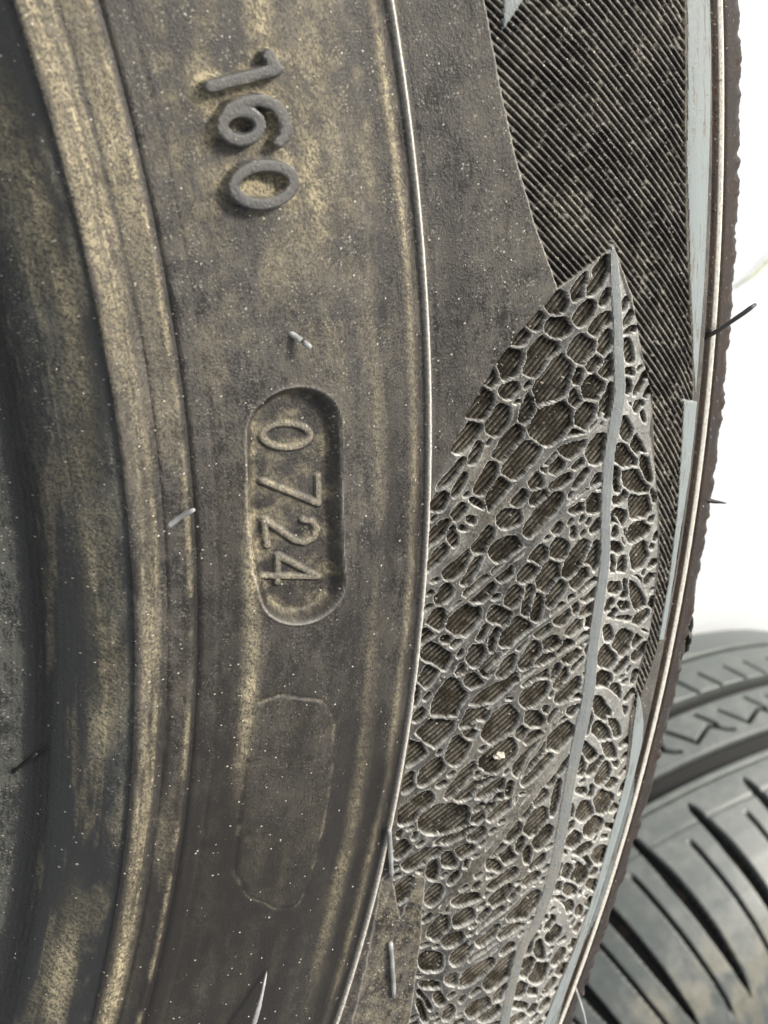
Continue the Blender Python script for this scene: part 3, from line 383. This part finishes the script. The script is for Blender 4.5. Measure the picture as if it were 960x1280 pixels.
def carve(c, q):
    cu, cr, ax, ay, bx, by = c
    ax *= q; ay *= q; bx *= q; by *= q
    m = max(math.hypot(ax, ay), math.hypot(bx, by)) * 1.6 + .8
    i0, i1 = np.searchsorted(rr_, (cr - m, cr + m)); j0, j1 = np.searchsorted(uu_, (cu - m, cu + m))
    if i1 <= i0 or j1 <= j0: return
    du = wu2[i0:i1, j0:j1] - cu; dr_ = wr2[i0:i1, j0:j1] - cr
    det = ax * by - ay * bx
    s = (du * by - dr_ * bx) / det; t = (-du * ay + dr_ * ax) / det
    n = 2.8
    fv = (np.abs(s) ** n + np.abs(t) ** n + 1e-9) ** (1 / n)
    # gradient length of the norm, through the inverse map
    gs = np.sign(s) * (np.abs(s) / fv) ** (n - 1); gt = np.sign(t) * (np.abs(t) / fv) ** (n - 1)
    gu = (gs * by - gt * ay) / det; gr = (-gs * bx + gt * ax) / det
    dd = (1 - fv) / (np.hypot(gu, gr) + 1e-6)
    B, S = best[i0:i1, j0:j1], second[i0:i1, j0:j1]
    S[:] = np.maximum(S, np.minimum(B, dd)); B[:] = np.maximum(B, dd)
for c in cells: carve(c, 1.19)
dm = line_sdf(u, r, smooth_line(MIDRIB, 4)) + .07 + .10 * (fbm(u * 1.3, r * 1.3) - .5)
dv = np.full(u.shape, 9.)
vid = np.full(u.shape, -1)
for i, v in enumerate(SIDE_VEINS):
    e = line_sdf(wu2, wr2, smooth_line(v, 3)); vid = np.where(e < np.minimum(dv, 0), i, vid); dv = np.minimum(dv, e)
for _ in range(420):                                                   # small meshes where the net would be left solid
    j = rc.integers(0, u.size, 400)
    sc = np.where((dl.flat[j] < -.45) & (dm.flat[j] > .55) & (dv.flat[j] > .45), -best.flat[j], 0)
    t = j[np.argmax(sc)]
    if sc.max() < .74: continue
    s1 = min(1.0, sc.max() * .62); a = math.radians(rc.normal(45, 18))
    carve((u.flat[t], r.flat[t], 1.35 * s1 * math.cos(a), 1.35 * s1 * math.sin(a), -.8 * s1 * math.sin(a), .8 * s1 * math.cos(a)), 1.0)
hole = np.minimum(best, best - second - .31)
hole = np.minimum(hole, -dl + .10)
hole = np.minimum(hole, np.minimum(dm, dv * 1.0 + .12))
ragged = fbm(u * .9 + 13, r * .9)
inl = dl < 0
# ragged outer border: the net breaks up towards the shoulder
edge = sstep(-.9, 0, dl) * (r > 296)
hole = np.where(inl, hole + edge * .9 * (ragged - .42), hole)
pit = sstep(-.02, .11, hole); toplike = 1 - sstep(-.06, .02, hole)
net = inl & (hole < .08)
ca2, sa2 = math.cos(math.radians(42)), math.sin(math.radians(42))
ph2 = (-u * sa2 + r * ca2) / .68; f2 = ph2 - np.floor(ph2)
rib2 = sstep(.26, .42, f2) * (1 - sstep(.54, .74, f2))
depth = .92 + .25 * (fbm(u * .2, r * .2 + 40) - .5)
zl = -pit * (depth - .42 * rib2) - .05 * sstep(.3, .7, fbm(u * .7, r * .7 + 60)) * (1 - pit)
zl += .03 * np.exp(-((hole + .08) / .07) ** 2)                          # lipped edges
sm = sstep(-.12, .12, -dl)
zz = zz * (1 - sm) + zl * sm
lip = np.exp(-((hole + .045) / .075) ** 2)
bot = sstep(-60, -150, u)
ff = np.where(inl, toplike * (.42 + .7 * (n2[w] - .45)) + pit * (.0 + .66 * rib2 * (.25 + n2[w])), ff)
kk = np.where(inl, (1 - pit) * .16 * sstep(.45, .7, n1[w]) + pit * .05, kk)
pw = np.where(inl, lip * (.55 + .9 * (fbm(u * .6 + 2, r * .6) - .35)) + toplike * (.24 * np.exp(-np.clip(dm, 0, 99) / 4.0) + .20 * (r > np.interp(u[0], [m_[0] for m_ in MIDRIB[::-1]], [m_[1] for m_ in MIDRIB[::-1]])[None, :])) + pit * rib2 * .20 * sstep(.3, .7, n2[w]) + (1 - pit) * .10 * sstep(.55, .7, n2[w]), pw)  # veins right of the midrib painted paler to imitate overexposure
lb = np.where(inl, L_('leaf_ground'), lb); lb = np.where(net, L_('vein_net'), lb)
VE0 = 3000
for i in range(len(SIDE_VEINS)): lb = np.where(net & (vid == i), VE0 + i, lb)
# midrib
mr = (1 - sstep(-.10, .10, dm)) * (dl < .4)
zz += .16 * mr
ff = ff * (1 - mr) + (.14 + .75 * sstep(-95, -145, u)) * mr * (.6 + .8 * n2[w]); kk *= 1 - mr; pw *= 1 - .8 * mr
lb = np.where((dm < .04) & (dl < .4), L_('midrib'), lb)
# smooth dusty flat at the foot of the leaf, and the light tip at the top edge
dq = poly_sdf(u + .4 * (ragged - .5), r + .4 * (fbm(u * .9, r * .9 + 3) - .5), PLATE)
pm = sstep(-.12, .12, -dq) * (r > 269.9)
zz = zz * (1 - pm) + (.04 + .10 * (fbm(u * 1.3, r * 1.3) - .5)) * pm
ff = ff * (1 - pm) + pm * (.75 + .3 * (n2[w] - .5)); kk = kk * (1 - pm) + pm * .25 * sstep(.4, .7, ragged); pw = pw * (1 - pm) + .25 * np.exp(-(dq / .12) ** 2)
lb = np.where((dq < .05) & (r > 269.9), L_('smooth_flat'), lb)
dc = poly_sdf(u, r, CHIP); cm = sstep(-.1, .1, -dc); zz = zz * (1 - cm) + .05 * cm; ff = ff * (1 - cm) + .2 * cm; lb = np.where(dc < .05, L_('leaf_tip'), lb); pw *= 1 - cm
for i, b in enumerate(BANDS):
    db = poly_sdf(u, r + .16 * (fbm(u * .8, r * .3 + 20) - .5), b); bm = sstep(-.12, .12, -db)
    zz = zz * (1 - bm) + .12 * bm - .15 * bm * sstep(-.3, .3, r - 313.2); ff = ff * (1 - bm) + bm * (.05 + .75 * sstep(.5, .8, fbm(u * .35 + 3, r * 2.2 + 5)) + .5 * np.exp(-(db / .22) ** 2) * n2[w]); kk *= 1 - bm; pw *= 1 - bm
    # gritty brown line beside the band
    kk += .30 * np.exp(-((db - .35) / .25) ** 2) * (r < np.interp(u[0], [c[0] for c in sorted(b)], [c[1] for c in sorted(b)])[None, :]) * n2[w]
    lb = np.where(db < .04, 5000 + i, lb)
Z[w] += zz; K[w] = kk; Fm[w] = ff; P[w] = pw; lab[w] = lb

# --- vertices
TH = UG / (R0 * 1000)
VX = np.stack([RG * np.cos(TH), RG * np.sin(TH), Z], -1).reshape(-1, 3) / 1000
POL = np.stack([UG, RG, np.zeros_like(UG)], -1).reshape(-1, 3) / 1000
DIRT_LIGHT = np.clip(np.stack([K, Fm, P], -1), 0, 1).reshape(-1, 3)
ii = np.arange(NR - 1)[:, None] * NC; jj = np.arange(NC)[None]; jn = (jj + 1) % NC
QUAD = np.stack([ii + jj, ii + NC + jj, ii + NC + jn, ii + jn], -1).reshape(-1, 4)[:, ::-1]
FL = lab[:-1].reshape(-1).copy()

tyre = empty('car_tyre', TYRE_M, label='dusty black tyre with leaf vein relief, raised 160 and 0724 moulded on its sidewall', category='tyre')
def part(name, labels, mat, parent=tyre, **k):
    f = QUAD[np.isin(FL, labels)]
    if not len(f): return None
    ids, inv = np.unique(f, return_inverse=True)
    o = np_mesh(name, VX[ids], inv.reshape(-1, 4), mat, parent, dict(polar=POL[ids], dirt_light=DIRT_LIGHT[ids]))
    return tag(o, **k)
part('sidewall', [0], RUB)
part('bead', [LB['bead']], BEAD); part('bead_ridge', [LB['bead_ridge']], RUB, label='raised ring caked with yellow dust'); part('bead_step', [LB['bead_step']], RUB)
part('rim_line', [LB['rim_line']], CLEAN, label='thin raised pale line round the sidewall')
part('upper_sidewall', [LB['upper_sidewall']], RUB)
part('shoulder_groove', [LB['shoulder_groove']], EDGE); part('shoulder_rib', [LB['shoulder_rib']], CLEAN, label='narrow raised rib near the tread with a painted pale glint'); part('shoulder', [LB['shoulder']], EDGE)
for k in ('one', 'six', 'zero'): part('numeral', [LB['numeral_' + k]], CLEAN, label='large raised figure ' + {'one': '1', 'six': '6', 'zero': '0 with tan dust inside'}[k])
cap = part('date_capsule', [LB['date_capsule']], RUB, label='sunk capsule holding the date figures 0724')
for k, t in (('zero', '0'), ('seven', '7'), ('two', '2'), ('four', '4')): part('numeral', [LB['stamp_numeral_' + k]], RUB, cap, label='small raised figure ' + t)
part('blank_plug', [LB['blank_plug']], RUB, label='faint blank rounded rectangle')
pan = part('ribbed_panel', [LB['ribbed_panel']], PIT)
for i in range(RIB0, 3000):
    fi = np.where(FL == i)[0]
    if len(fi) < 12: continue
    cc = fi % NC; uc = np.unique(cc)
    for run in np.split(uc, np.where(np.diff(uc) > 2)[0] + 1):         # a rib the leaf cuts in two is two ribs
        sel = fi[(cc >= run[0]) & (cc <= run[-1])]
        if len(sel) < 12: continue
        FL[fi] = 0; FL[sel] = 999999; part('rib', [999999], RUB, pan); FL[sel] = 0
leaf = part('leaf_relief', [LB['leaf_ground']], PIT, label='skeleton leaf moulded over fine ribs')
part('vein_net', [LB['vein_net']], NET, leaf); part('midrib', [LB['midrib']], MIDR, leaf, label='central vein of the leaf, bluish sky sheen painted in')
for i in range(len(SIDE_VEINS)): part('side_vein', [VE0 + i], NET, leaf)
part('smooth_flat', [LB['smooth_flat']], RUB, label='smooth brown dusty flat at the foot of the leaf')
part('leaf_tip', [LB['leaf_tip']], SKY_SHEEN)
for i in range(len(BANDS)): part('shoulder_band', [5000 + i], SKY_SHEEN)

# --- the rest of the carcass: tread with grooves, far sidewall, inner liner
def revolve(name, prof, mat, parent, n=240, film=.3):
    prof = np.array(prof, float); th = np.linspace(0, 2 * math.pi, n, endpoint=False); m = len(prof)
    r = prof[:, 0][:, None]; V = np.stack([r * np.cos(th), r * np.sin(th), np.repeat(prof[:, 1][:, None], n, 1)], -1).reshape(-1, 3) / 1000
    i = np.arange(m - 1)[:, None] * n; j = np.arange(n)[None]; F = np.stack([i + j, i + n + j, i + n + (j + 1) % n, i + (j + 1) % n], -1).reshape(-1, 4)[:, ::-1]
    s = np.concatenate([[0], np.cumsum(np.hypot(*np.diff(prof, axis=0).T))])
    pol = np.stack([np.tile(th * .3, m), np.repeat(s / 1000, n), np.zeros(m * n)], -1)
    dirt_light = np.tile([[.02, film, 0]], (m * n, 1))
    return np_mesh(name, V, F, mat, parent, dict(polar=pol, dirt_light=dirt_light))
tr = [(325.5, -26), (326, -30)]
for z in (-55, -88, -122, -155):
    tr += [(327.5, z + 5), (327.4, z + 4.9), (320, z + 4), (320, z - 4), (327.4, z - 4.9), (327.5, z - 5)]
tr += [(326, -180), (325.5, -184)]
revolve('tread', tr, EDGE, tyre)
revolve('far_sidewall', [(325.5, -184), (324, -196), (316, -202), (300, -206), (270, -206), (240, -203), (229, -205), (217, -195), (212, -174), (205, -135)], EDGE, tyre)
revolve('inner_liner', [(205, -135), (208, -134), (222, -160), (240, -185), (280, -196), (312, -185), (316, -105), (312, -26), (280, -16), (240, -20), (222, -45), (208, -60), (205, -40)], EDGE, tyre)

# --- vent whiskers and a torn tab
def tube(name, pts, radii, mat, parent, n=8, **k):
    pts = [Vector(p) / 1000 for p in pts]; V = []; F = []
    for i, p in enumerate(pts):
        d = (pts[min(i + 1, len(pts) - 1)] - pts[max(i - 1, 0)]).normalized(); a = d.orthogonal().normalized(); b = d.cross(a)
        for q in range(n):
            t = 2 * math.pi * q / n; rr = radii[i] / 1000 * (1 + .12 * random.uniform(-1, 1)); V.append(p + rr * (math.cos(t) * a + math.sin(t) * b))
    for i in range(len(pts) - 1):
        for q in range(n): F.append((i * n + q, i * n + (q + 1) % n, (i + 1) * n + (q + 1) % n, (i + 1) * n + q))
    m = len(V); V += [pts[0], pts[-1]]
    F += [(m, (q + 1) % n, q, q) for q in range(n)] and []
    me = bpy.data.meshes.new(name); b0 = (len(pts) - 1) * n
    me.from_pydata([tuple(v) for v in V], [], F + [(m, (q + 1) % n, q) for q in range(n)] + [(m + 1, b0 + q, b0 + (q + 1) % n) for q in range(n)])
    for p in me.polygons: p.use_smooth = True
    me.materials.append(mat); o = bpy.data.objects.new(name, me); COL.objects.link(o); o.parent = parent
    return tag(o, **k)
def whisker(k, r0, r1, mat, sag=0, **kw):
    v = WHISKERS[k]; a = Vector(v[:3]); b = Vector(v[3:]); pts = []; rad = []
    base = a - (b - a).normalized() * .6
    for i in range(9):
        t = i / 8; p = base.lerp(b, t); p.z += sag * math.sin(math.pi * t) ; pts.append(p); rad.append(r0 + (r1 - r0) * t)
    rad[-1] *= .6
    tube('rubber_whisker', pts, rad, mat, tyre, **kw)
whisker('a', .34, .40, WHITE_HAIR, .35, label='short stubby whitish whisker above the date capsule')
whisker('b', .40, .30, WHITE_HAIR, -.3, label='short whitish whisker on the groove beside the dusty ring')
whisker('c', .24, .30, DARK_HAIR, 0, label='black whisker on the bead')
whisker('d', .36, .36, WHITE_HAIR, .1, label='pale straight whisker lying along the thin line')
whisker('e', .36, .36, WHITE_HAIR, .1, label='pale straight whisker on the smooth brown flat')
whisker('f', .10, .42, WHITE_HAIR, .5, label='bluish white whisker that widens towards its tip')
whisker('g', .28, .36, DARK_HAIR, .22, label='long dark whisker sticking out past the tread edge')
whisker('h', .45, .12, DARK_HAIR, 0, label='tiny black spike on the tread edge')
whisker('i', .26, .20, WHITE_HAIR, .8, label='thin bent white whisker low on the tread edge')
def blob(name, uu, r, z, su, sr_, sz, mat, parent, **k):
    import bmesh
    bm = bmesh.new(); bmesh.ops.create_icosphere(bm, subdivisions=3, radius=1)
    th = uu / 290
    for v in bm.verts:
        q = v.co.copy(); h = 1 + .35 * (math.sin(5 * q.x + 2 * q.z) * math.cos(4 * q.y))
        rr_ = r + q.y * sr_ * h; tt = th + q.x * su * h / 300
        v.co = (rr_ * math.cos(tt) / 1000, rr_ * math.sin(tt) / 1000, (z + q.z * sz * h) / 1000)
    me = bpy.data.meshes.new(name); bm.to_mesh(me); bm.free(); me.materials.append(mat)
    o = bpy.data.objects.new(name, me); COL.objects.link(o); o.parent = parent; return tag(o, **k)
blob('torn_rubber', -99.5, 323.2, -13.2, 3.6, 1.1, 1.6, DARK_HAIR, tyre, label='black torn lump of rubber on the tread edge')

# --- loose grit
cand = np.where(np.abs(np.gradient(Z, axis=0)) < .5, 1.0, 0.05)[:, :NF]
def scatter_grit(n):
    V = []; F = []
    ri_ = RNG.integers(0, NR - 60, n * 3); ci = RNG.integers(0, NF, n * 3); ok = RNG.random(n * 3) < (.18 + .30 * (RG[ri_, ci] > 270) + .5 * (RG[ri_, ci] > 290)) ; ri_, ci = ri_[ok][:n], ci[ok][:n]
    for a, b in zip(ri_, ci):
        c = VX[a * NC + b] * 1.0; s = float(np.exp(RNG.normal(math.log(.055), .42))) / 1000; s = min(s, .00022)
        q = RNG.normal(size=(4, 3)); q /= np.linalg.norm(q, axis=1)[:, None]; i = len(V)
        c[2] += s * .5
        V += [tuple(c + s * x) for x in q]; F += [(i, i + 1, i + 2), (i, i + 3, i + 1), (i, i + 2, i + 3), (i + 1, i + 3, i + 2)]
    me = bpy.data.meshes.new('grit'); me.from_pydata(V, [], F); me.materials.append(GRIT)
    o = bpy.data.objects.new('grit', me); COL.objects.link(o); o.matrix_world = TYRE_M
    tag(o, kind='stuff', label='pale specks of grit strewn over the tyre sidewall')
scatter_grit(8500)
gi = (np.searchsorted(rows, 284.33), int((-112.0 - U0) / DU)); gz = Z[gi] + .7
gr = blob('pebble', -112.0, 284.33, gz, .55, .85, .45, GRIT, None, label='tiny oval cream pebble caught in the leaf relief', category='pebble'); gr.matrix_world = TYRE_M

# ------------------------------------------------------------------ second tyre, lying on the ground
C2 = Vector((.56230507, -.78427768, -.48545269)); e1 = Vector((0, 1, 0)).cross(UP).normalized(); e2 = UP.cross(e1)
M2 = TYRE_M @ Matrix(((e1.x, e2.x, UP.x, C2.x), (e1.y, e2.y, UP.y, C2.y), (e1.z, e2.z, UP.z, C2.z), (0, 0, 0, 1)))
S2 = .30965 / .312
t2 = empty('car_tyre', M2, label='blurred black tyre with wide tread grooves lying behind the dusty tyre', category='tyre')
def second_tyre():
    A = [-.1, -.0975, -.09, -.082, -.075, -.06, -.045, -.018, 0, .018, .045, .06, .075, .09, .105, .12, .135, .148, .156, .162]
    Rr = [.235, .262, .283, .294, .2995, .3055, .3085, .3115, .312, .3115, .3095, .3075, .3045, .3005, .2950, .2875, .2765, .262, .247, .228]
    a_ = np.concatenate([np.linspace(-.1, -.06, 26)[:-1], np.linspace(-.06, .15, 290)[:-1], np.linspace(.15, .162, 14)])
    th = np.radians(np.concatenate([np.arange(40, 125, .12), np.arange(125, 400, 1.37)]))
    N = len(th); AG, TG = np.meshgrid(a_, th, indexing='ij')
    rad = np.interp(AG, A, Rr); rad = (rad + np.roll(rad, 1, 0) + np.roll(rad, -1, 0)) / 3; rad[0] = Rr[0]; rad[-1] = Rr[-1]
    mm = AG * 1000; deg = np.degrees(TG)
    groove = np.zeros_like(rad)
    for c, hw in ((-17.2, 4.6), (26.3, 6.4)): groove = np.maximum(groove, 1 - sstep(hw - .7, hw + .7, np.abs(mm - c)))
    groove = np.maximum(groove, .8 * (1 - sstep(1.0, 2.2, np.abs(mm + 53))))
    pitch = 8.3
    # shoulder: a wide lateral cut and a thin one per pitch, swinging back as they run down
    sw = np.interp(mm, [46, 72, 99, 124, 145], [99.55, 98.4, 97.5, 96.8, 96.2]) - deg
    k = sw / pitch; fk = k - np.round(k); bid = np.floor(k + .0).astype(int)
    wide = np.interp(mm, [44, 49, 80, 115, 140, 150], [0, 2.6, 4.4, 4.0, 2.6, 0]); wide = np.maximum(wide, 1e-3)
    lat = (1 - sstep(.75, 1.15, np.abs(fk) * pitch * 5.4 / wide)) * (mm > 44) * (mm < 150)
    k2 = k - .5 - .10; fk2 = k2 - np.round(k2)
    thin = .45 * (1 - sstep(.7, 1.3, np.abs(fk2) * pitch * 5.4 / 1.5)) * sstep(64, 68, mm) * (1 - sstep(146, 154, mm))
    ring = .35 * (1 - sstep(.4, 1.0, np.abs(mm - 38.5))) + .15 * (1 - sstep(.5, 1.2, np.abs(mm - 57)))
    groove = np.maximum.reduce([groove, lat, thin, ring])
    # zigzag cut in the rib between the wide grooves; slanted notches beyond
    def cut(p, q, hw, depth):
        nonlocal groove
        (d0, m0), (d1, m1) = p, q
        for s in range(-6, 8):
            x = (deg + s * pitch) * 5.4; e, _ = seg_d(x, mm, (d0 * 5.4, m0), (d1 * 5.4, m1))
            groove = np.maximum(groove, depth * (1 - sstep(hw * .6, hw * 1.4, e)))
    cut((87.9, -4.4), (85.3, 11.3), 1.2, .6); cut((85.3, 11.3), (82.4, 3.5), 1.2, .6); cut((82.4, 3.5), (80.5, 10.5), 1.2, .6); cut((80.5, 10.5), (79.6, 12.5), 1.1, .6); cut((82.9, -7.6), (81.2, 4.5), 1.2, .5)
    cut((77.7, -38), (76.2, -24), 1.3, .45); cut((73.2, -38), (71.8, -24), 1.3, .4)
    groove = np.clip(groove, 0, 1)
    rr = (rad - .0095 * groove) * S2
    V = np.stack([rr * np.cos(TG), rr * np.sin(TG), AG], -1).reshape(-1, 3)
    i = np.arange(len(a_) - 1)[:, None] * N; j = np.arange(N)[None]; Q = np.stack([i + j, i + N + j, i + N + (j + 1) % N, i + (j + 1) % N], -1).reshape(-1, 4)[:, ::-1]
    pol = np.stack([TG * .31, AG, AG * 0], -1).reshape(-1, 3)
    nn = fbm(deg * .5, mm * .08); dirt_light = np.stack([.30 * sstep(105, 135, mm) * sstep(.42, .7, nn), np.clip(.30 + .5 * (nn - .5) + .25 * sstep(100, 130, mm), 0, 1) * (1 - groove), 0 * nn], -1).reshape(-1, 3)
    lb = np.where(groove > .30, 0, np.where(mm < -54, 1, np.where(mm < -17, 2, np.where(mm < 26, 3, np.where(mm < 150, 10 + (bid - bid.min()), 4)))))
    lb = np.where((groove <= .3) & (mm >= 26) & (mm < 44), 5, lb)
    fl = lb[:-1].reshape(-1)
    def p2(name, ids_, mat, **kw):
        f = Q[np.isin(fl, ids_)]
        if not len(f): return
        ids, inv = np.unique(f, return_inverse=True)
        return tag(np_mesh(name, V[ids], inv.reshape(-1, 4), mat, t2, dict(polar=pol[ids], dirt_light=dirt_light[ids])), **kw)
    T2 = rubber('tread_rubber', base=(.070, .082, .079), film=(.150, .156, .146), rough=.30, speck=.0, grain=.3, streak=.2, lustre=.7)  # lightened teal-grey base paints the sky's reflection into the tread
    p2('groove_floor', [0], plain('groove_rubber', (.006, .006, .006), .8)); p2('far_shoulder', [1], T2)  # floor colour darkened to paint in the shade of the grooves
    for q in (2, 3, 5): p2('tread_rib', [q], T2)
    for q in range(10, int(lb.max()) + 1): p2('shoulder_block', [q], T2)
    p2('sidewall', [4], T2)
    revolve('far_sidewall', [(235 * S2, -100), (225, -98), (212, -80), (208, -60)], EDGE, t2, 120)
    revolve('inner_liner', [(208, -60), (230, -80), (290, -80), (298, 0), (290, 90), (240, 105), (215, 90), (205, 110), (214, 150), (228 * S2, 162)], EDGE, t2, 120)
second_tyre()

# ------------------------------------------------------------------ straw on the ground
def straw():
    pts = [(630.9, -201.8, -359.8 + 1.2), (643.5, -197.3, -357.2 + 1.5), (653.5, -189.6, -353.5 + 1.4), (665.6, -178.4, -348.3 + 1.3), (683, -160, -340.5 + 1.2)]
    r = empty('straw_root')
    o = tube('straw', pts, [.3, .5, .55, .6, .5], STRAW, None); o.matrix_world = TYRE_M
    bpy.data.objects.remove(r)
    tag(o, label='thin yellow green straw lying on the white ground', category='straw')
straw()
print('tris', sum(sum(len(p.vertices) - 2 for p in o.data.polygons) if len(o.data.polygons) < 5000 else len(o.data.polygons) * 2 for o in SC.objects if o.type == 'MESH'))
